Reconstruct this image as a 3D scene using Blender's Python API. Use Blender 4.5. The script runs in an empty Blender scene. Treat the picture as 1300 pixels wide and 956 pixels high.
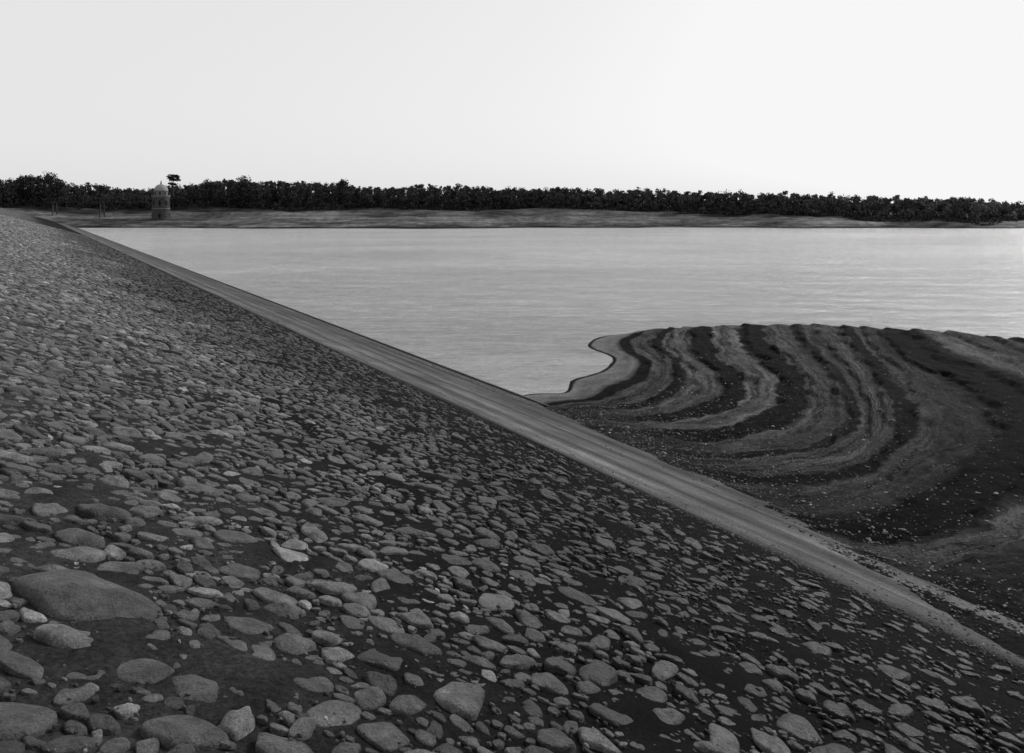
import bpy, math, random
import numpy as np
from mathutils import Vector, noise as mnoise
random.seed(7); rng=np.random.default_rng(7)
sc=bpy.context.scene
sc.view_settings.view_transform='Standard'; sc.view_settings.look='None'; sc.view_settings.exposure=0
EYE=6.1; T=0.30; TH=math.atan2(.525,.852)
P=np.array([.852,.525]); D=np.array([-.525,.852])
def damz(s): return 4.1-T*s

# ---------------------------------------------------------------- helpers
def make_obj(name,verts,quads=None,tris=None,mat=None,smooth=True,attrs=None,rotz=0.0,parent=None):
    me=bpy.data.meshes.new(name)
    verts=np.asarray(verts,dtype=np.float32).reshape(-1,3)
    q=np.asarray(quads if quads is not None else [],dtype=np.int32).reshape(-1,4)
    t=np.asarray(tris if tris is not None else [],dtype=np.int32).reshape(-1,3)
    me.vertices.add(len(verts)); me.vertices.foreach_set('co',verts.ravel())
    loops=np.concatenate([q.ravel(),t.ravel()])
    me.loops.add(len(loops)); me.loops.foreach_set('vertex_index',loops)
    n=len(q)+len(t); me.polygons.add(n)
    starts=np.concatenate([np.arange(len(q))*4,len(q)*4+np.arange(len(t))*3]).astype(np.int32)
    me.polygons.foreach_set('loop_start',starts)
    me.update(calc_edges=True)
    me.polygons.foreach_set('use_smooth',np.full(n,smooth,dtype=bool))
    if attrs:
        for k,a in attrs.items():
            at=me.attributes.new(k,'FLOAT','POINT'); at.data.foreach_set('value',np.asarray(a,dtype=np.float32))
    ob=bpy.data.objects.new(name,me); sc.collection.objects.link(ob)
    ob.rotation_euler[2]=rotz
    if mat: me.materials.append(mat)
    if parent: ob.parent=parent
    return ob
def grid_quads(nu,nv):
    i=np.arange(nu-1)[:,None]; j=np.arange(nv-1)[None,:]
    a=i*nv+j
    return np.stack([a,a+nv,a+nv+1,a+1],-1).reshape(-1,4)
def fnoise(x,y,sc_=1.0,o=3,seed=0.0):
    x=np.ravel(x);y=np.ravel(y); out=np.empty(len(x))
    for k in range(len(x)):
        out[k]=mnoise.fractal(Vector((x[k]*sc_,y[k]*sc_,seed)),1.0,2.0,o)
    return out

class NT:
    def __init__(s,name):
        s.m=bpy.data.materials.new(name); s.m.use_nodes=True
        s.n=s.m.node_tree.nodes; s.l=s.m.node_tree.links
        s.b=s.n['Principled BSDF']
    def add(s,t,**kw):
        nd=s.n.new(t)
        for k,v in kw.items(): setattr(nd,k,v)
        return nd
    def link(s,a,b): s.l.new(a,b)
    def val(s,x,inp):
        if isinstance(x,bpy.types.NodeSocket): s.link(x,inp)
        else: inp.default_value=x
    def math(s,op,a,b=0.0,c=None,clamp=False):
        nd=s.add('ShaderNodeMath',operation=op,use_clamp=clamp)
        s.val(a,nd.inputs[0]); s.val(b,nd.inputs[1])
        if c is not None: s.val(c,nd.inputs[2])
        return nd.outputs[0]
    def coord(s,scale=(1,1,1)):
        tc=s.add('ShaderNodeTexCoord'); mp=s.add('ShaderNodeMapping'); mp.inputs['Scale'].default_value=scale
        s.link(tc.outputs['Object'],mp.inputs['Vector']); return mp.outputs[0]
    def noise(s,vec,scale,detail=6,rough=.6,dist=0):
        nd=s.add('ShaderNodeTexNoise'); s.link(vec,nd.inputs['Vector'])
        nd.inputs['Scale'].default_value=scale; nd.inputs['Detail'].default_value=detail
        nd.inputs['Roughness'].default_value=rough; nd.inputs['Distortion'].default_value=dist
        return nd.outputs[0]
    def voro(s,vec,scale,feature='F1'):
        nd=s.add('ShaderNodeTexVoronoi',feature=feature); s.link(vec,nd.inputs['Vector']); nd.inputs['Scale'].default_value=scale
        return nd
    def maprange(s,x,a,b,c,d):
        nd=s.add('ShaderNodeMapRange'); s.link(x,nd.inputs[0])
        for i,v in enumerate((a,b,c,d)): nd.inputs[i+1].default_value=v
        return nd.outputs[0]
    def ramp(s,x,stops,interp='LINEAR'):
        nd=s.add('ShaderNodeValToRGB'); s.link(x,nd.inputs[0]); cr=nd.color_ramp; cr.interpolation=interp
        while len(cr.elements)<len(stops): cr.elements.new(.5)
        for e,(p,v) in zip(cr.elements,stops): e.position=p; e.color=(v,v,v,1)
        return nd.outputs[0]
    def attr(s,name):
        nd=s.add('ShaderNodeAttribute'); nd.attribute_name=name; return nd.outputs['Fac']
    def bump(s,h,strength,dist,prev=None):
        nd=s.add('ShaderNodeBump'); nd.inputs['Strength'].default_value=strength; nd.inputs['Distance'].default_value=dist
        s.link(h,nd.inputs['Height'])
        if prev is not None: s.link(prev,nd.inputs['Normal'])
        return nd.outputs[0]
    def finish(s,col,rough=.7,normal=None,spec=.4):
        s.val(col,s.b.inputs['Base Color']) if not isinstance(col,float) else setattr(s.b.inputs['Base Color'],'default_value',(col,col,col,1))
        s.val(rough,s.b.inputs['Roughness']); s.b.inputs['Specular IOR Level'].default_value=spec
        if normal is not None: s.link(normal,s.b.inputs['Normal'])
        return s.m

# ---------------------------------------------------------------- materials
def mat_cobble():
    m=NT('weathered_cobble'); v=m.coord()
    tone=m.attr('tone')
    n1=m.noise(v,9,5,.65); n2=m.noise(v,80,6,.85); n0=m.noise(v,3,4,.6)
    c=m.math('MULTIPLY',tone,m.maprange(n1,.3,.7,.35,1.6))
    c=m.math('MULTIPLY',c,m.maprange(n2,.35,.65,.35,1.7))
    c=m.math('MULTIPLY',c,m.maprange(n0,.35,.65,.65,1.35))
    nb=m.bump(n2,.8,.018); nb=m.bump(m.noise(v,20,5,.6),.8,.045,nb)
    return m.finish(c,m.maprange(n1,.3,.7,.34,.6),nb,.32)
def mat_slope():
    m=NT('cobble_bedding'); v=m.coord()
    sep=m.add('ShaderNodeSeparateXYZ'); m.link(v,sep.inputs[0]); s_=sep.outputs[0]; l_=sep.outputs[1]
    wob=m.noise(v,.35,4,.6)
    ss=m.math('ADD',s_,m.math('MULTIPLY_ADD',wob,2.4,-1.2))
    base=m.ramp(m.maprange(ss,-2,9,0,1),[(0,.045),(.26,.030),(.38,.012),(.48,.004),(1,.0025)])
    n=m.noise(v,30,8,.85); n3=m.noise(v,2.2,5,.7)
    c=m.math('MULTIPLY',base,m.maprange(n,.35,.65,.1,2.1))
    c=m.math('MULTIPLY',c,m.maprange(n3,.3,.7,.45,1.65))
    vo=m.voro(v,4.5); vd=vo.outputs['Distance']
    stone=m.maprange(vd,.25,.55,1.0,0.0)
    cs=m.add('ShaderNodeSeparateColor'); m.link(vo.outputs['Color'],cs.inputs[0])
    far=m.maprange(l_,90,130,0,1)
    k=m.math('MULTIPLY',m.math('MULTIPLY',stone,far),m.math('MULTIPLY',cs.outputs[0],3.5))
    c=m.math('MULTIPLY',c,m.math('ADD',k,1.0))
    nb=m.bump(n,1.0,.05); nb=m.bump(m.math('MULTIPLY',stone,far),.6,.08,nb)
    return m.finish(c,.9,nb,.05)
def mat_road():
    m=NT('berm_road_concrete'); v=m.coord()
    sep=m.add('ShaderNodeSeparateXYZ'); m.link(v,sep.inputs[0])
    wb=m.noise(m.coord((1,.12,1)),.9,5,.65)
    s_=m.math('ADD',sep.outputs[0],m.math('MULTIPLY_ADD',wb,.6,-.3))
    vs=m.coord((1,.03,1)); vs2=m.coord((1,.15,1))
    st=m.noise(vs,4.2,6,.7); st2=m.noise(vs2,9,4,.7); g=m.noise(v,26,8,.85); big=m.noise(v,.6,5,.65)
    prof=m.ramp(m.maprange(s_,8.1,13.7,0,1),[(0,.006),(.04,.015),(.08,.065),(.2,.09),(.26,.032),(.31,.08),(.42,.07),(.47,.024),(.53,.075),(.63,.03),(.7,.06),(.8,.022),(.88,.07),(.95,.03),(1,.02)])
    c=m.math('MULTIPLY',prof,m.maprange(st,.3,.7,.5,1.5))
    c=m.math('MULTIPLY',c,m.maprange(st2,.3,.7,.7,1.3))
    c=m.math('MULTIPLY',c,m.maprange(g,.35,.65,.3,1.7))
    c=m.math('MULTIPLY',c,m.maprange(big,.3,.7,.6,1.4))
    nb=m.bump(g,.7,.025); nb=m.bump(st,.4,.05,nb)
    return m.finish(c,.85,nb,.10)
def mat_kerb():
    m=NT('kerb_stone'); v=m.coord(); n=m.noise(v,8,5,.7)
    return m.finish(m.maprange(n,.3,.7,.03,.10),.8,m.bump(n,.4,.02),.1)
def mat_toe():
    m=NT('toe_rubble'); v=m.coord(); n=m.noise(v,6,6,.7)
    return m.finish(m.maprange(n,.3,.7,.01,.04),.8,m.bump(n,.8,.08),.1)
def mat_mud():
    m=NT('strandline_mud'); v=m.coord()
    a=m.attr('strand'); u=m.attr('along')
    w=m.noise(v,.42,5,.6); w2=m.noise(v,3.0,6,.75)
    av=m.math('ADD',a,m.math('MULTIPLY_ADD',w,.55,-.275)); av=m.math('ADD',av,m.math('MULTIPLY_ADD',w2,.20,-.10))
    bl=m.maprange(a,.6,1.6,0,1); av=m.math('ADD',m.math('MULTIPLY',av,bl),m.math('MULTIPLY',a,m.math('SUBTRACT',1.0,bl)))
    st=[(-.5,.01),(.10,.010),(.17,.17),(.35,.15),(.6,.11),(.78,.13),(.93,.06),(1.0,.004),(1.28,.003),(1.36,.075),(1.6,.03),(1.84,.055),(1.92,.004),(2.12,.003),(2.20,.08),(2.45,.07),(2.76,.05),(2.83,.004),(3.22,.003),(3.30,.11),(3.45,.05),(3.70,.10),(3.78,.004),(4.22,.002),(4.30,.065),(4.6,.045),(4.85,.035)]
    st2=[(4.8,.035),(4.92,.007),(5.02,.004),(5.08,.065),(5.25,.028),(5.55,.065),(5.84,.04),(5.90,.004),(6.14,.003),(6.22,.055),(6.4,.035),(6.65,.028),(6.82,.016),(6.88,.0015),(7.42,.0015),(7.50,.035),(7.60,.10),(7.9,.05),(8.4,.045),(9.3,.04),(10,.05),(11,.04)]
    def rr(x,lo,hi,ss): return m.ramp(m.maprange(x,lo,hi,0,1),[((p-lo)/(hi-lo),c) for p,c in ss])
    c1=rr(av,-.5,4.85,st); c2=rr(av,4.8,11,st2)
    sel=m.math('GREATER_THAN',av,4.83)
    mx=m.add('ShaderNodeMix',data_type='RGBA'); m.link(sel,mx.inputs[0]); m.link(c1,mx.inputs[6]); m.link(c2,mx.inputs[7]); c=mx.outputs[2]
    comb=m.add('ShaderNodeCombineXYZ'); m.link(m.math('MULTIPLY',av,7.5),comb.inputs[0]); m.link(m.math('MULTIPLY',u,.5),comb.inputs[1])
    fl=m.noise(comb.outputs[0],1.8,6,.75)
    c=m.math('MULTIPLY',c,m.math('ADD',m.math('MULTIPLY',m.maprange(fl,.38,.60,.2,1.6),bl),m.math('SUBTRACT',1.0,bl)))
    sp=m.noise(v,15,8,.85); pat=m.noise(v,.9,5,.7)
    c=m.math('MULTIPLY',c,m.maprange(sp,.35,.65,.35,1.65))
    c=m.math('MULTIPLY',c,m.maprange(pat,.35,.65,.65,1.3))
    dk=m.math('MULTIPLY',m.maprange(a,7.3,8.2,0,1),m.maprange(m.math('ADD',u,m.math('MULTIPLY',w2,1.5)),3.0,5.2,1,0))
    c=m.math('MULTIPLY',c,m.math('MULTIPLY_ADD',dk,-.75,1.0))
    ru=m.math('ADD',u,m.math('MULTIPLY_ADD',w,2.6,-1.3))
    near=m.math('MULTIPLY',m.maprange(ru,.5,2.0,.85,0),m.maprange(a,1.0,2.2,0,1))
    rub=m.maprange(sp,.42,.72,.002,.045)
    mx2=m.add('ShaderNodeMix',data_type='RGBA'); m.link(near,mx2.inputs[0]); m.link(c,mx2.inputs[6]); m.link(rub,mx2.inputs[7]); c=mx2.outputs[2]
    nb=m.bump(sp,1.0,.07); nb=m.bump(fl,.7,.10,nb); nb=m.bump(pat,.4,.2,nb)
    return m.finish(c,.9,nb,.03)
def mat_water():
    m=NT('lake_water')
    v=m.coord((1,1,1)); v2=m.coord((.5,1.3,1)); vc=m.coord((.4,1,1))
    mp=m.coord((.4,1,1)); mp.node.inputs['Rotation'].default_value=(0,0,.15)
    n1=m.noise(v2,2.2,6,.75,.4); n2=m.noise(v,8,5,.75); big=m.noise(mp,.03,6,.62,1.2); sw=m.noise(vc,.40,8,.78,.5)
    h=m.math('MULTIPLY_ADD',n2,.35,n1)
    nd=m.add('ShaderNodeBump'); nd.inputs['Distance'].default_value=.34
    m.link(h,nd.inputs['Height']); m.link(m.maprange(big,.3,.7,.55,1.0),nd.inputs['Strength'])
    nb=m.bump(sw,.8,1.2,nd.outputs[0])
    m.b.inputs['IOR'].default_value=2.1
    c=m.math('MULTIPLY',m.maprange(big,.3,.7,.50,.40),m.maprange(m.noise(vc,1.3,8,.85),.35,.65,.72,1.28))  # fine noise paints ripple light and dark into the base colour
    return m.finish(c,.15,nb,.5)
def mat_bank():
    m=NT('far_bank_earth'); v=m.coord(); vs=m.coord((.02,.08,.9))
    n=m.noise(vs,3.0,6,.7); n2=m.noise(v,.35,6,.75); n4=m.noise(m.coord((.35,1,1)),.08,5,.65)
    sep=m.add('ShaderNodeSeparateXYZ'); m.link(v,sep.inputs[0])
    zz=m.math('ADD',sep.outputs[2],m.math('MULTIPLY_ADD',n,3.4,-1.7))
    c=m.ramp(m.maprange(zz,-.5,8,0,1),[(0,.008),(.10,.010),(.14,.09),(.19,.035),(.26,.10),(.33,.05),(.42,.09),(.5,.045),(.58,.08),(.70,.045),(.86,.018),(1,.008)])
    c=m.math('MULTIPLY',c,m.maprange(n2,.3,.7,.35,1.65))
    c=m.math('MULTIPLY',c,m.maprange(n4,.38,.62,.3,1.8))
    return m.finish(c,.9,m.bump(n2,.5,.4),.05)
def mat_foliage():
    m=NT('woodland_foliage'); t=m.attr('tone')
    return m.finish(t,.9,None,.05)
def mat_simple(name,a,b,scale,bump=.4,rough=.75):
    m=NT(name); v=m.coord(); n=m.noise(v,scale,5,.65)
    return m.finish(m.maprange(n,.3,.7,a,b),rough,m.bump(n,bump,.03),.15)
def mat_masonry():
    m=NT('tower_masonry'); v=m.coord()
    sep=m.add('ShaderNodeSeparateXYZ'); m.link(v,sep.inputs[0])
    ang=m.math('MULTIPLY',m.math('ARCTAN2',sep.outputs[1],sep.outputs[0]),3.0)
    cb=m.add('ShaderNodeCombineXYZ'); m.link(ang,cb.inputs[0]); m.link(sep.outputs[2],cb.inputs[1])
    br=m.add('ShaderNodeTexBrick'); m.link(cb.outputs[0],br.inputs['Vector']); br.inputs['Scale'].default_value=1.0
    br.inputs['Color1'].default_value=(.05,.05,.05,1); br.inputs['Color2'].default_value=(.09,.09,.09,1); br.inputs['Mortar'].default_value=(.03,.03,.03,1)
    br.inputs['Brick Width'].default_value=.9; br.inputs['Row Height'].default_value=.42; br.inputs['Mortar Size'].default_value=.03
    n=m.noise(v,1.2,5,.7)
    mx=m.add('ShaderNodeMix',data_type='RGBA',blend_type='MULTIPLY'); mx.inputs[0].default_value=1
    m.link(br.outputs['Color'],mx.inputs[6]); m.link(m.ramp(n,[(.3,.5),(.7,1.0)]),mx.inputs[7])
    return m.finish(mx.outputs[2],.85,m.bump(br.outputs['Fac'],-.4,.03),.1)
M_cob=mat_cobble(); M_slope=mat_slope(); M_road=mat_road(); M_kerb=mat_kerb(); M_toe=mat_toe(); M_mud=mat_mud()
M_water=mat_water(); M_bank=mat_bank(); M_fol=mat_foliage(); M_mas=mat_masonry()
M_bark=mat_simple('bark',.03,.05,6); M_grass=mat_simple('rough_grass',.03,.07,2); M_dark=mat_simple('window_dark',.004,.008,2)
M_lead=mat_simple('dome_lead',.17,.25,3); M_trim=mat_simple('tower_trim_stone',.09,.14,3); M_steel=mat_simple('bridge_steel',.03,.05,5)

# ---------------------------------------------------------------- dam slope (local axes: x=down-slope s, y=along dam)
lam=np.concatenate([np.arange(-110,-4,4),np.arange(-4,32,.22),np.arange(32,70,.8),np.arange(70,345,4.0)])
sv=np.concatenate([[-60,-45,-16.2,-15.9,-12.3,-12.0],np.arange(-11,-4,1.0),np.arange(-4,8.2,.2),[8.22,8.5]])
S,L=np.meshgrid(sv,lam,indexing='ij')
Z=damz(S); nz=fnoise(S,L,1.6,4,3.1).reshape(S.shape)*.045
crest=damz(-12.0)
Z=np.where(S>=-12,Z+nz*np.clip((8.4-S)/1.0,.2,1)-np.where(S>8.3,.25,0),crest)
Z=np.where(S<-16,crest+(S+16)*.42,Z); Z=np.maximum(Z,-5.2)
make_obj('cobbled_dam_slope',np.stack([S,L,Z],-1),grid_quads(*S.shape),mat=M_slope,rotz=TH)
sv=np.arange(8.10,13.42,.12)
S,L=np.meshgrid(sv,lam,indexing='ij')
Z=damz(S)+.012+.02*np.sin(S*3.3)*np.clip((S-8.1)/.5,0,1)+fnoise(S*2,L*.15,1,3,8).reshape(S.shape)*.02
Z[0,:]-=.15
make_obj('berm_road',np.stack([S,L,Z],-1),grid_quads(*S.shape),mat=M_road,rotz=TH)
def kerb(name,s0,s1,up):
    prof=[(s0,-.1),(s0+.01,up),(s1-.02,up),(s1,up-.03),(s1+.01,-.3)]
    ll=np.concatenate([np.arange(-20,60,1.0),np.arange(60,342,6.0)])
    V=[];
    for (a,h) in prof:
        for y in ll: V.append((a+.015*mnoise.noise(Vector((y*.7,a,0))),y,damz(a)+h+.012*mnoise.noise(Vector((y*.9,3,0)))))
    make_obj(name,V,grid_quads(len(prof),len(ll)),mat=M_kerb,smooth=False,rotz=TH)
kerb('waterside_kerb',13.44,13.66,.07)
sv=np.arange(13.6,32,1.0); S,L=np.meshgrid(sv,lam[::3],indexing='ij')
make_obj('dam_toe',np.stack([S,L,damz(S)-.05],-1),grid_quads(*S.shape),mat=M_toe,rotz=TH)

# ---------------------------------------------------------------- stones
def dome_template(segs,rhos):
    nr=len(rhos); q=[];t=[]
    for r in range(nr-1):
        for k in range(segs):
            k2=(k+1)%segs
            q.append((1+r*segs+k,1+(r+1)*segs+k,1+(r+1)*segs+k2,1+r*segs+k2))
    for k in range(segs): t.append((0,1+k,1+(k+1)%segs))
    return np.array(q),np.array(t)
def stones(cx,cy,cz,R,tone,segs,rhos,slope=(0,0),hk=(.14,.40),asp=(1.0,2.0),sink=.0,phs=.8,tilt=.17):
    n=len(cx); th=np.linspace(0,2*np.pi,segs,endpoint=False)[None,None,:]
    rho=np.array(rhos)[None,:,None]
    r1=lambda a,b:rng.uniform(a,b,(n,1,1))
    acc=0
    for k in range(6):
        ph=k*math.pi/3+rng.uniform(-.45,.45,(n,1,1)); dk=rng.uniform(.70,1.08,(n,1,1))
        acc=acc+np.maximum(np.cos(th-ph)/dk,0)**8
    out=acc**(-1/8.)
    out=out*(1+r1(0,.05)*np.cos(2*th+r1(0,6.3))+r1(0,.05)*np.cos(5*th+r1(0,6.3)))
    A=r1(*asp); k=np.sqrt(A)
    RR=np.asarray(R)[:,None,None]
    x=RR*k*rho*out*np.cos(th); y=RR/k*rho*out*np.sin(th)
    p=r1(1.8,5.5); hh=RR*r1(*hk)
    rc=np.minimum(rho,1.0)
    z=hh*np.power(np.maximum(1-rc**p,0),.6)
    z=z+hh*.38*np.sin(x/RR*2.6+r1(0,6.3))*np.sin(y/RR*3.1+r1(0,6.3))*(1-rc**4)
    z=z+hh*.18*np.sin(x/RR*6+r1(0,6.3))*np.sin(y/RR*7+r1(0,6.3))*(1-rc**4)
    z=z+(x*r1(-tilt,tilt)+y*r1(-tilt,tilt))
    z=np.where(rho>1.0,-.6*RR,z)-sink*RR
    ph=rng.normal(0,phs,(n,1,1)); c,s=np.cos(ph),np.sin(ph)
    c0,s0=math.cos(-TH),math.sin(-TH)
    cc=c*c0-s*s0; ss=s*c0+c*s0
    X=x*cc-y*ss; Y=x*ss+y*cc
    V=np.empty((n,1+len(rhos)*segs,3))
    V[:,0,0]=cx;V[:,0,1]=cy;V[:,0,2]=cz+z[:,0,:].mean(1)+hh[:,0,0]*.01
    V[:,1:,0]=(X+np.asarray(cx)[:,None,None]).reshape(n,-1)
    V[:,1:,1]=(Y+np.asarray(cy)[:,None,None]).reshape(n,-1)
    V[:,1:,2]=(z+np.asarray(cz)[:,None,None]+slope[0]*X+slope[1]*Y).reshape(n,-1)
    q,t=dome_template(segs,rhos); off=(np.arange(n)*V.shape[1])[:,None,None]
    return V.reshape(-1,3),(q[None]+off).reshape(-1,4),(t[None]+off).reshape(-1,3),np.repeat(tone,V.shape[1])
def merge(parts):
    V=[];Q=[];Tt=[];A=[];o=0
    for v,q,t,a in parts:
        V.append(v);Q.append(q+o);Tt.append(t+o);A.append(a);o+=len(v)
    return np.concatenate(V),np.concatenate(Q),np.concatenate(Tt),np.concatenate(A)
def darts(s0,s1,l0,l1,classes,cell=.5,start=None,k=.95):
    grid={}; pts=[] if start is None else list(start)
    for p in pts: grid.setdefault((int(p[0]//cell),int(p[1]//cell)),[]).append(p)
    for (ra,rb,tries) in classes:
        xs=rng.uniform(s0,s1,tries); ys=rng.uniform(l0,l1,tries); rs=rng.uniform(ra,rb,tries)
        for x,y,r in zip(xs,ys,rs):
            i,j=int(x//cell),int(y//cell); ok=True
            for a in (i-1,i,i+1):
                for b in (j-1,j,j+1):
                    for (px,py,pr) in grid.get((a,b),()):
                        d=(px-x)**2+(py-y)**2; m_=(pr+r)*k
                        if d<m_*m_: ok=False;break
                    if not ok:break
                if not ok:break
            if ok:
                p=(x,y,r); grid.setdefault((i,j),[]).append(p); pts.append(p)
    return np.array(pts)
def to_local(X,Y): return X*P[0]+Y*P[1],X*D[0]+Y*D[1]
big=[]
for (X,Y,r) in [(-2.25,4.2,.31),(-1.75,5.1,.15),(-2.42,3.5,.16),(-1.95,3.05,.15),(-1.35,3.25,.14),(-.95,3.3,.13),(-1.0,3.9,.12),(-1.7,3.62,.13),(-3.0,4.3,.15),(-2.75,5.0,.14),(-2.0,5.7,.15),(-1.45,4.35,.12),(-.6,3.6,.11)]:
    s,l=to_local(X,Y); big.append((s,l,r))
nb=len(big)
pts=darts(-3.4,8.0,-2,30,[(.13,.17,320),(.095,.13,3600),(.06,.095,16000),(.04,.06,36000),(.022,.04,70000)],.45,big,.92)
pts2=darts(-3.4,8.0,30,66,[(.12,.18,900),(.08,.12,10000),(.05,.08,24000)],.42)
pts3=darts(-8,8.0,66,150,[(.14,.22,6000),(.09,.14,22000)],.6)
pts=np.concatenate([pts,pts2,pts3])
wv=fnoise(pts[:,0],pts[:,1],.35,3,5.5)
wv2=fnoise(pts[:,0],pts[:,1],.9,3,9.5)
keep=rng.random(len(pts))< np.clip(1.18-.085*np.clip(pts[:,0]-1.8+wv*2,0,9)-.22*np.clip(wv2*1.6,0,.6),.36,1)
keep[:nb]=True
pts=pts[keep]; wv=wv[keep]
se=pts[:,0]+wv*2.6
tone=np.interp(se,[-3,1.5,3.0,4.2,5.8,8],[.092,.088,.052,.021,.011,.011])*np.exp(rng.normal(0,.42,len(pts)))
lt=rng.random(len(pts))<.025; tone[lt]*=2.3
tone=np.clip(tone,.004,.28); tone[:nb]=.075
Rr=pts[:,2]*np.interp(pts[:,0],[0,2.5,5,8],[1.05,1.0,.9,.8]); Rr[:nb]=pts[:nb,2]
dist=np.hypot(pts[:,0],pts[:,1]); dist[:nb]=-1
parts=[]
p=pts[:nb]; parts.append(stones(p[:,0],p[:,1],damz(p[:,0])+.004,Rr[:nb],tone[:nb],32,(.12,.25,.4,.55,.68,.8,.9,.96,1.0,1.03),slope=(-T,0),hk=(.15,.26),asp=(1.1,1.4),phs=.15,tilt=.05))
for lo,hi,seg,rh in [(0,13,24,(.2,.4,.6,.76,.88,.95,1.0,1.03)),(13,30,12,(.35,.68,.9,1.0,1.03)),(30,999,8,(.5,.88,1.0,1.04))]:
    k=(dist>=lo)&(dist<hi)
    if k.any():
        p=pts[k]; hk=(.13,.36) if lo<13 else (.16,.44)
        parts.append(stones(p[:,0],p[:,1],damz(p[:,0])+.002,Rr[k],tone[k],seg,rh,slope=(-T,0),hk=hk,tilt=.17,asp=(1.0,1.8)))
V,Q,Tt,A=merge(parts)
make_obj('cobblestones',V,Q,Tt,M_cob,True,{'tone':A},rotz=TH)
n=26000
s=rng.uniform(-2,8.2,n); l=rng.uniform(0,1,n)**1.8*22; Rp=.004+.014*rng.random(n)**2
tn=np.clip(np.interp(s,[0,3,5,8],[.055,.032,.016,.014])*np.exp(rng.normal(0,.8,n)),.004,.45)
parts=[stones(s,l,damz(s)+.014,Rp,tn,6,(.5,.9,1.04),slope=(-T,0))]
V,Q,Tt,A=merge(parts); make_obj('slope_grit',V,Q,Tt,M_cob,True,{'tone':A},rotz=TH)

# ---------------------------------------------------------------- mud flat with strand lines
C=[
 (-.45,[(-.9,27.4),(.9,27.6),(1.1,29.4),(2.2,31.0),(2.9,32.4),(2.1,35.0),(2.3,39),(4.6,41.2)]),
 (0.0,[(.55,25.9),(1.75,26.2),(2.15,28.0),(3.40,29.7),(4.10,32.2),(3.35,34.9),(4.15,37.4),(5.79,38.6)]),
 (.12,[(1.25,24.3),(2.45,24.8),(3.25,26.3),(4.4,28.3),(5.0,30.9),(4.75,33.4),(5.05,36.0),(6.32,38.3)]),
 (.17,[(1.52,23.3),(2.82,23.5),(4.13,24.3),(5.5,26.4),(6.21,29.3),(6.28,32.7),(6.59,35.6),(7.78,38.9)]),
 (.22,[(1.78,22.2),(3.33,22.2),(4.92,22.4),(6.74,24.5),(7.59,27.6),(7.79,31.8),(8.37,35.6),(9.41,39.2)]),
 (.30,[(2.07,20.7),(3.66,20.35),(5.49,20.35),(7.58,22.3),(9.23,25.8),(9.96,29.7),(10.6,34.1),(11.95,39.2)]),
 (.40,[(2.47,19.0),(3.86,18.4),(5.61,18.1),(7.87,19.2),(10.0,22.8),(11.4,27.8),(12.5,32.9),(14.0,38.8)]),
 (.50,[(2.74,17.7),(4.18,16.7),(5.88,16.3),(8.05,17.5),(10.6,21.5),(12.6,27.1),(14.1,32.0),(15.9,37.8)]),
 (.65,[(3.2,16.0),(4.36,14.5),(5.82,13.5),(8.4,15.3),(12.2,18.8),(14.3,24.2),(15.0,29.5),(17.1,36.1)]),
 (.85,[(3.73,13.8),(4.69,12.35),(5.93,11.4),(8.4,12.1),(13.3,15.7),(17.4,22.3),(18.0,27.6),(18.9,33.7)]),
 (1.1,[(4.48,11.5),(5.2,10.4),(6.5,9.35),(9.05,9.5),(16.2,13.0),(20.6,19.6),(21.3,25.6),(19.7,30.3)]),
 (1.45,[(5.5,8.5),(7,7),(9,6),(13,7),(20,11),(26,18),(27,25),(24,32)]),
 (2.2,[(8,3),(11,1),(16,0),(24,3),(34,10),(40,20),(42,32),(36,42)])]
CP=[]
for z,row in C:
    r=[(row[0][0]-5*P[0],row[0][1]-5*P[1],z-.5),(row[0][0]-2.2*P[0],row[0][1]-2.2*P[1],z-.1)]
    r+=[(x,y,z) for x,y in row]
    x,y=row[-1]; r+=[(x+.8,y+2.0,min(z,0)-.12),(x+2,y+6,-.8)]
    CP.append(r)
CP=np.array(CP)
def cr(P_,t,axis):
    P_=np.moveaxis(P_,axis,0); n=len(P_)
    ext=np.concatenate([2*P_[:1]-P_[1:2],P_,2*P_[-1:]-P_[-2:-1]])
    i=np.clip(np.floor(t).astype(int),0,n-2); f=(t-i).reshape((-1,)+(1,)*(P_.ndim-1))
    a,b,c,d=ext[i],ext[i+1],ext[i+2],ext[i+3]
    o=.5*((2*b)+(-a+c)*f+(2*a-5*b+4*c-d)*f*f+(-a+3*b-3*c+d)*f**3)
    return np.moveaxis(o,0,axis)
vv=np.linspace(0,len(C)-1,12*36+1); uu=np.linspace(0,CP.shape[1]-1,11*30+1)
G=cr(cr(CP,vv,0),uu,1)
strand=vv-1
ST=np.repeat(strand[:,None],len(uu),1); UU=np.repeat((uu-2)[None],len(vv),0)
nz=fnoise(G[...,0],G[...,1],.5,5,1.7).reshape(G.shape[:2])
nz2=fnoise(G[...,0],G[...,1],2.5,5,4.7).reshape(G.shape[:2])
f=(ST*2+nz*.5+.15)%1.0; e=np.clip((f-.72)/.28,0,1); e=e*e*(3-2*e)
G[...,2]+=.13*(e-f+.3)*np.clip(ST-.9,0,1)*np.clip((UU-.3)/1.5,0,1)
ramp=np.clip(strand/1.5,0.12,1)[:,None]
G[...,2]+=(nz*.07+nz2*.04)*ramp
make_obj('mud_flat',G,grid_quads(*G.shape[:2]),mat=M_mud,attrs={'strand':ST.ravel(),'along':UU.ravel()})
n=24000
vi=(rng.uniform(.18,1,n)**.8*(len(vv)-36)).astype(int); ui=(rng.beta(1.1,2.8,n)*(len(uu)-60)+30).astype(int)
g=G[vi,ui]; jx=rng.uniform(-.2,.2,(n,2))
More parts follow.
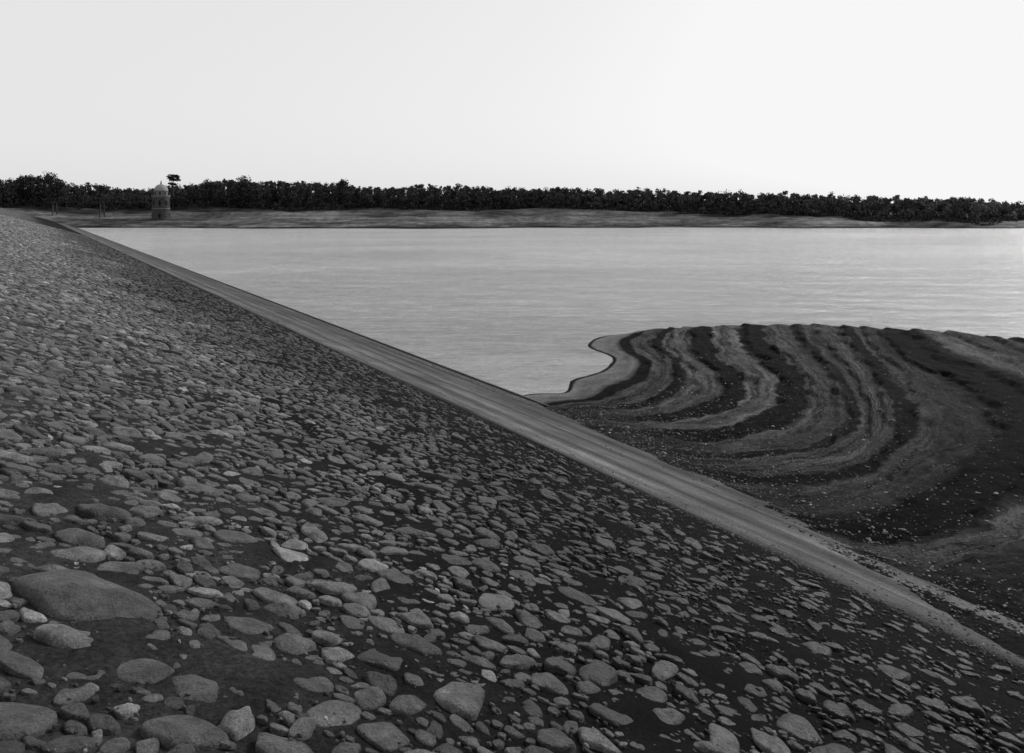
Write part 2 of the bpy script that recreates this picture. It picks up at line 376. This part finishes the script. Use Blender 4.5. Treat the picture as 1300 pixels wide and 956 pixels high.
Rp=rng.uniform(.008,.024,n)*(1+(rng.random(n)<.05)*1.2)
tn=np.clip(.024*np.exp(rng.normal(0,.95,n)),.004,.4)
k=(g[:,1]>7)
parts=[stones(g[k,0]+jx[k,0],g[k,1]+jx[k,1],g[k,2]-.003,Rp[k],tn[k],7,(.5,.88,1.04))]
V,Q,Tt,A=merge(parts); make_obj('mud_pebbles',V,Q,Tt,M_cob,True,{'tone':A})
n=9000
s=np.where(rng.random(n)<.55,13.35-np.abs(rng.normal(0,.9,n)),8.1+np.abs(rng.normal(0,.3,n))); l=rng.uniform(0,1,n)**1.5*40
Rp=rng.uniform(.006,.018,n); tn=np.clip(.028*np.exp(rng.normal(0,.75,n)),.005,.3)
parts=[stones(s,l,damz(s)+.012,Rp,tn,7,(.5,.9,1.04),slope=(-T,0))]
V,Q,Tt,A=merge(parts); make_obj('road_gravel',V,Q,Tt,M_cob,True,{'tone':A},rotz=TH)

# ---------------------------------------------------------------- water, base ground
make_obj('lake_water',[(62.7,-78.9,0),(-168.3,296,0),(-168.3,420,0),(1400,420,0),(1400,-78.9,0)],None,[(0,4,3),(0,3,2),(0,2,1)],M_water,False)
make_obj('ground',[(-5000,-3000,-5.3),(5000,-3000,-5.3),(5000,7000,-5.3),(-5000,7000,-5.3)],[(0,1,2,3)],None,M_grass,False)

# ---------------------------------------------------------------- far bank
tX=[-260,-195,-180,-168,-141,-123,-108,-90,-72,-63,-51,-39,-15,15,45,75,105,135,165,195,260,400]
tZ=[18,17.0,18.6,15.6,14.4,15.0,16.6,16.6,16.2,15.4,14.2,15.0,14.3,13.9,13.3,12.4,11.8,10.7,9.6,8.4,8.0,8]
def shore(X): return 247+6*np.sin(X/31.)+3*np.sin(X/9.+1)+1.2*np.sin(X/3.7)+ (X>100)*np.clip((X-100)/40,0,1)*6
def bw(X): return np.interp(X,[-300,-60,60,100,140,400],[46,46,40,30,13,10])
def ztop(X): return np.interp(X,[-300,-80,-40,20,60,110,160,400],[6.0,6.3,5.6,5.8,5.0,3.6,2.2,1.8])+.4*np.sin(X/11.)
def bankz(X,t):
    w=bw(X); f=np.clip(t/w,0,1); f=.6*f+.4*f*f*(3-2*f)
    z=ztop(X)*f
    back=np.interp(X,tX,tZ)*.78
    z=z+np.clip((t-w-14)/40,0,1)*np.maximum(back-ztop(X),0)
    return np.where(t<0,t*.12,z)
Xs=np.concatenate([np.linspace(-2500,-420,12),np.arange(-400,420,2.5),np.linspace(440,2500,12)])
ts=np.concatenate([[-25,-6],np.arange(0,60,1.5),[65,72,80,90,110,160,300,700,1500,4000]])
XX,TTt=np.meshgrid(Xs,ts,indexing='ij')
ZZ=bankz(XX,TTt)
nn=fnoise(XX/14,TTt/5,1,4,2.2).reshape(XX.shape)
nn2=fnoise(XX/40,TTt/14,1,3,6.2).reshape(XX.shape)
mask=np.clip(TTt/8,0,1)
ZZ=ZZ+(nn*.5+nn2*1.1+.16*np.sin(TTt*.9+nn*4))*mask
make_obj('far_bank',np.stack([XX,shore(XX)+TTt,ZZ],-1),grid_quads(*XX.shape),mat=M_bank)

# ---------------------------------------------------------------- distant woodland
LV=[];LT=[];TV=[];TQ=[]
def leaves(ctrs,size,tones):
    n=len(ctrs)
    u=rng.normal(0,1,(n,3)); u/=np.linalg.norm(u,axis=1)[:,None]
    w=rng.normal(0,1,(n,3)); w-=u*(w*u).sum(1)[:,None]; w/=np.linalg.norm(w,axis=1)[:,None]
    s=size*rng.uniform(.6,1.3,(n,1))
    LV.append(np.stack([ctrs-u*s,ctrs-w*s*.7,ctrs+u*s,ctrs+w*s*.7],1).reshape(-1,3)); LT.append(np.repeat(tones,4))
def crown(cx,cy,z0,z1,rad,nclump,nleaf,size,tone,flat=False):
    h=z1-z0
    for c in range(nclump):
        f=random.random()**.9
        if flat: zc=z1-h*.25*random.random(); rr=rad*math.sqrt(random.random())
        else:
            zc=z0+h*(.05+.87*f); rr=rad*math.sqrt(random.random())*(1-.72*f**1.8)
        a=random.uniform(0,6.283)
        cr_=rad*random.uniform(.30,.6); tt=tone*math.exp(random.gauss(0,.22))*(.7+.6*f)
        d=rng.normal(0,1,(nleaf,3)); d/=np.linalg.norm(d,axis=1)[:,None]
        d*=(rng.random((nleaf,1))**.5)*np.array([cr_,cr_,cr_*(.45 if flat else .8)])
        leaves(d+np.array([cx+rr*math.cos(a),cy+rr*math.sin(a),zc]),size,tt*rng.uniform(.6,1.5,nleaf))
def trunk(cx,cy,z0,z1,r):
    o=len(TV)
    for z,k in ((z0,1),(z0+(z1-z0)*.5,.7),(z1,.25)):
        for a in range(5): TV.append((cx+r*k*math.cos(a*1.2566),cy+r*k*math.sin(a*1.2566),z))
    for lv in (0,1):
        for a in range(5): TQ.append((o+lv*5+a,o+lv*5+(a+1)%5,o+lv*5+5+(a+1)%5,o+lv*5+5+a))
x=-265.
while x<285:
    for row in range(6):
        X=x+random.uniform(-1.8,1.8); t=float(bw(X))+row*5+random.uniform(-3.5,3)
        Y=float(shore(X))+t; zb=float(bankz(np.array(X),np.array(t)))
        top=6.1+(float(np.interp(X*300/Y,tX,tZ))-6.1)*Y/300
        top+=mnoise.noise(Vector((X*.11,row*3.1,0)))*1.2+mnoise.noise(Vector((X*.03,7,0)))*1.2+random.uniform(-.9,.5)+ (.8 if random.random()<.05 else 0)
        if row==0: top-=random.uniform(1,4.0)
        if row==1: top-=random.uniform(0,2)
        top=max(top,zb+2.2)
        rad=random.uniform(1.4,2.6)*min(1,(top-zb)/8+.25)
        tone=(.034+(.006 if X>30 else 0)+(.012 if X>100 else 0)+(.016 if X>150 else 0))*random.uniform(.85,1.2)  # paler towards the right: distance haze mixed into the leaf colour
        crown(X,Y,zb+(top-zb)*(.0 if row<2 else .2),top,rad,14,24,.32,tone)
        trunk(X,Y,zb-.3,top-1,.16)
    x+=2.2
n=36000
X=rng.uniform(-265,285,n); bb=bw(X); nzs=np.array([mnoise.noise(Vector((a*.09,1.5,0))) for a in X]); t=bb+rng.uniform(-3,6,n)+nzs*7
z=bankz(X,t)+rng.random(n)**1.5*(1.5+1.6*nzs)
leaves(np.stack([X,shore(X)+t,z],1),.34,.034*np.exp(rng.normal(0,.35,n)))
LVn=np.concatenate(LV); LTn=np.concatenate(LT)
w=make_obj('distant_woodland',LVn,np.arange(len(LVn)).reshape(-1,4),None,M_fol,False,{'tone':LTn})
make_obj('trunks',TV,TQ,None,M_bark,True,parent=w)
def tree(name,X,t,top,rad,flat,ncl,tone=.03):
    global LV,LT,TV,TQ
    LV=[];LT=[];TV=[];TQ=[]
    Y=float(shore(X))+t; zb=float(bankz(np.array(X),np.array(t)))
    e=bpy.data.objects.new(name,None); sc.collection.objects.link(e)
    crown(X,Y,zb+(top-zb)*(.55 if flat else .2),top,rad,ncl,36,.34,tone,flat)
    if flat: crown(X+.6,Y,top-3.2,top-1.6,rad*.85,13,30,.32,tone,True); crown(X-.3,Y,top-5.0,top-3.0,rad*.7,12,26,.32,tone,True)
    trunk(X,Y,zb-.3,top-.6,.32)
    for k in range(6):
        a=k*1.05; z=top-1.2-random.random()*3; o=len(TV); L_=rad*.7
        for (f,r) in ((0,.12),(1,.04)):
            for b in range(5):
                TV.append((X+math.cos(a)*L_*f-math.sin(a)*r*math.cos(b*1.2566),Y+math.sin(a)*L_*f+math.cos(a)*r*math.cos(b*1.2566),z+f*.9+r*math.sin(b*1.2566)))
        for b in range(5): TQ.append((o+b,o+(b+1)%5,o+5+(b+1)%5,o+5+b))
    V=np.concatenate(LV); make_obj('crown',V,np.arange(len(V)).reshape(-1,4),None,M_fol,False,{'tone':np.concatenate(LT)},parent=e)
    make_obj('trunk',TV,TQ,None,M_bark,True,parent=e)
tree('pine_tree',-126.5,44,18.6,2.1,True,14)
tree('broadleaf_tree',-115.5,46,17.2,3.0,False,30)
tree('broadleaf_tree',-176,48,19.6,4.8,False,50)
tree('broadleaf_tree',-184,50,18.8,4.2,False,40)
tree('broadleaf_tree',-102,48,18.0,4.4,False,40)
tree('broadleaf_tree',-62,46,17.0,3.2,False,32)

# ---------------------------------------------------------------- valve tower
tw=bpy.data.objects.new('valve_tower',None); sc.collection.objects.link(tw)
TX,TY,TZ=-120.3,270.,0.4; tw.location=(TX,TY,TZ); tw.scale=(.97,.97,1.06)
def lathe(name,prof,mat,seg=48,smooth=False):
    V=[];Q=[]
    for r,z in prof:
        for k in range(seg):
            a=2*math.pi*k/seg; V.append((r*math.cos(a),r*math.sin(a),z))
    for i in range(len(prof)-1):
        for k in range(seg): Q.append((i*seg+k,i*seg+(k+1)%seg,(i+1)*seg+(k+1)%seg,(i+1)*seg+k))
    return make_obj(name,V,Q,None,mat,smooth,parent=tw)
lathe('plinth',[(3.25,-2.5),(3.25,.9),(3.15,1.1),(2.9,1.1)],M_mas)
lathe('shaft',[(3.0,1.0),(2.85,9.0)],M_mas)
lathe('string_course',[(2.9,5.2),(3.05,5.25),(3.05,5.5),(2.88,5.55)],M_trim)
lathe('cornice',[(2.83,8.9),(3.0,9.05),(3.0,9.25),(3.15,9.5),(3.15,9.75),(2.4,9.78)],M_trim)
lathe('drum',[(2.3,9.7),(2.3,11.0),(2.5,11.05),(2.5,11.2),(2.2,11.24)],M_trim)
lathe('dome',[(2.3*math.cos(a),11.22+2.1*math.sin(a)) for a in np.linspace(0,1.5,10)],M_lead,48,True)
lathe('finial',[(.28,13.2),(.32,13.6),(.15,13.7),(.22,13.9),(.2,14.1),(.02,14.6)],M_trim,12)
def arch(name,ang,r,z0,w,h):
    pts=[(-w/2,0),(w/2,0),(w/2,h)]+[(w/2*math.cos(a),h+w/2*math.sin(a)) for a in np.linspace(.4,2.74,6)]+[(-w/2,h)]
    V=[];n=len(pts); c,s=math.cos(ang),math.sin(ang)
    for d in (r+.05,r-.4):
        for x,z in pts: V.append((c*d-s*x,s*d+c*x,z0+z))
    me=bpy.data.meshes.new(name); me.from_pydata(V,[],[list(range(n))]+[[i,(i+1)%n,n+(i+1)%n,n+i] for i in range(n)]); me.materials.append(M_dark)
    o=bpy.data.objects.new(name,me); sc.collection.objects.link(o); o.parent=tw
for k in range(8):
    a=k*math.pi/4+.25
    arch('window_upper',a,2.91,6.5,.75,1.2)
    if k%2==0: arch('window_lower',a,2.97,2.4,.7,1.2)
    arch('drum_opening',a,2.3,9.95,.6,.45)

fb=bpy.data.objects.new('footbridge',None); sc.collection.objects.link(fb)
def beam(name,a,b,w,h,mat,parent):
    a=Vector(a);b=Vector(b);d=(b-a).normalized(); up=Vector((0,0,1)) if abs(d.z)<.9 else Vector((1,0,0)); s=d.cross(up).normalized(); u=s.cross(d)
    V=[tuple(p+s*sx*w/2+u*sz*h/2) for p in (a,b) for sx,sz in ((-1,-1),(1,-1),(1,1),(-1,1))]
    make_obj(name,V,[(0,1,2,3),(7,6,5,4),(0,4,5,1),(1,5,6,2),(2,6,7,3),(3,7,4,0)],None,mat,False,parent=parent)
a=Vector((TX-2.7,TY+.5,8.3)); b=Vector((-165,283,8.3)); dr=(b-a).normalized(); sd=Vector((-dr.y,dr.x,0))
beam('deck',a,b,1.4,.12,M_steel,fb)
N=12
for sgn in (-1,1):
    o=sd*.8*sgn
    prev=None
    for i in range(N+1):
        f=i/N; h=1.3+1.2*math.sin(math.pi*((f*2)%1.0 if i<N else 0))
        p=a.lerp(b,f)+o; tp=p+Vector((0,0,h)); beam('post',p,tp,.05,.05,M_steel,fb)
        if prev is not None: beam('top_chord',prev,tp,.08,.09,M_steel,fb); beam('brace',pp,tp,.035,.035,M_steel,fb)
        prev=tp; pp=p.copy()
for f in (.5,.98):
    p=a.lerp(b,f)
    for sgn in (-1,1): beam('pier_leg',Vector((p.x,p.y,0))+sd*1.3*sgn,Vector((p.x,p.y,8.1))+sd*.7*sgn,.3,.3,M_steel,fb)
    beam('pier_cross',Vector((p.x,p.y,4.5))+sd*-1.0,Vector((p.x,p.y,4.5))+sd*1.0,.2,.25,M_steel,fb)

# ---------------------------------------------------------------- light
az=math.radians(50); el=math.radians(27)
W=bpy.data.worlds.new("World"); sc.world=W; W.use_nodes=True
n=W.node_tree.nodes; l=W.node_tree.links; bg=n['Background']
sky=n.new('ShaderNodeTexSky'); sky.sky_type='NISHITA'; sky.sun_disc=False; sky.sun_elevation=el; sky.sun_rotation=az
sky.air_density=1.0; sky.dust_density=3.0
bwn=n.new('ShaderNodeRGBToBW'); l.new(sky.outputs[0],bwn.inputs[0])
ma=n.new('ShaderNodeMath'); ma.operation='MULTIPLY_ADD'; ma.inputs[1].default_value=.3; ma.inputs[2].default_value=7.0; l.new(bwn.outputs[0],ma.inputs[0])
mi=n.new('ShaderNodeMath'); mi.operation='MINIMUM'; mi.inputs[1].default_value=9.3; l.new(ma.outputs[0],mi.inputs[0])
l.new(mi.outputs[0],bg.inputs['Color']); bg.inputs['Strength'].default_value=.1
sd_=Vector((math.sin(az)*math.cos(el),math.cos(az)*math.cos(el),math.sin(el)))
sl=bpy.data.lights.new('sun','SUN'); sl.energy=3.3; sl.angle=math.radians(10); so=bpy.data.objects.new('sun',sl); sc.collection.objects.link(so)
so.rotation_euler=sd_.to_track_quat('Z','Y').to_euler(); so.location=(50,50,80)

# ---------------------------------------------------------------- camera
cam=bpy.data.cameras.new('camera'); co=bpy.data.objects.new('camera',cam); sc.collection.objects.link(co)
cam.sensor_fit='HORIZONTAL'; cam.sensor_width=36; cam.lens=36*1000/1300; cam.shift_y=-213/1300
co.location=(0,0,EYE); co.rotation_euler=(math.pi/2,0,0); cam.clip_start=.1; cam.clip_end=12000
sc.camera=co
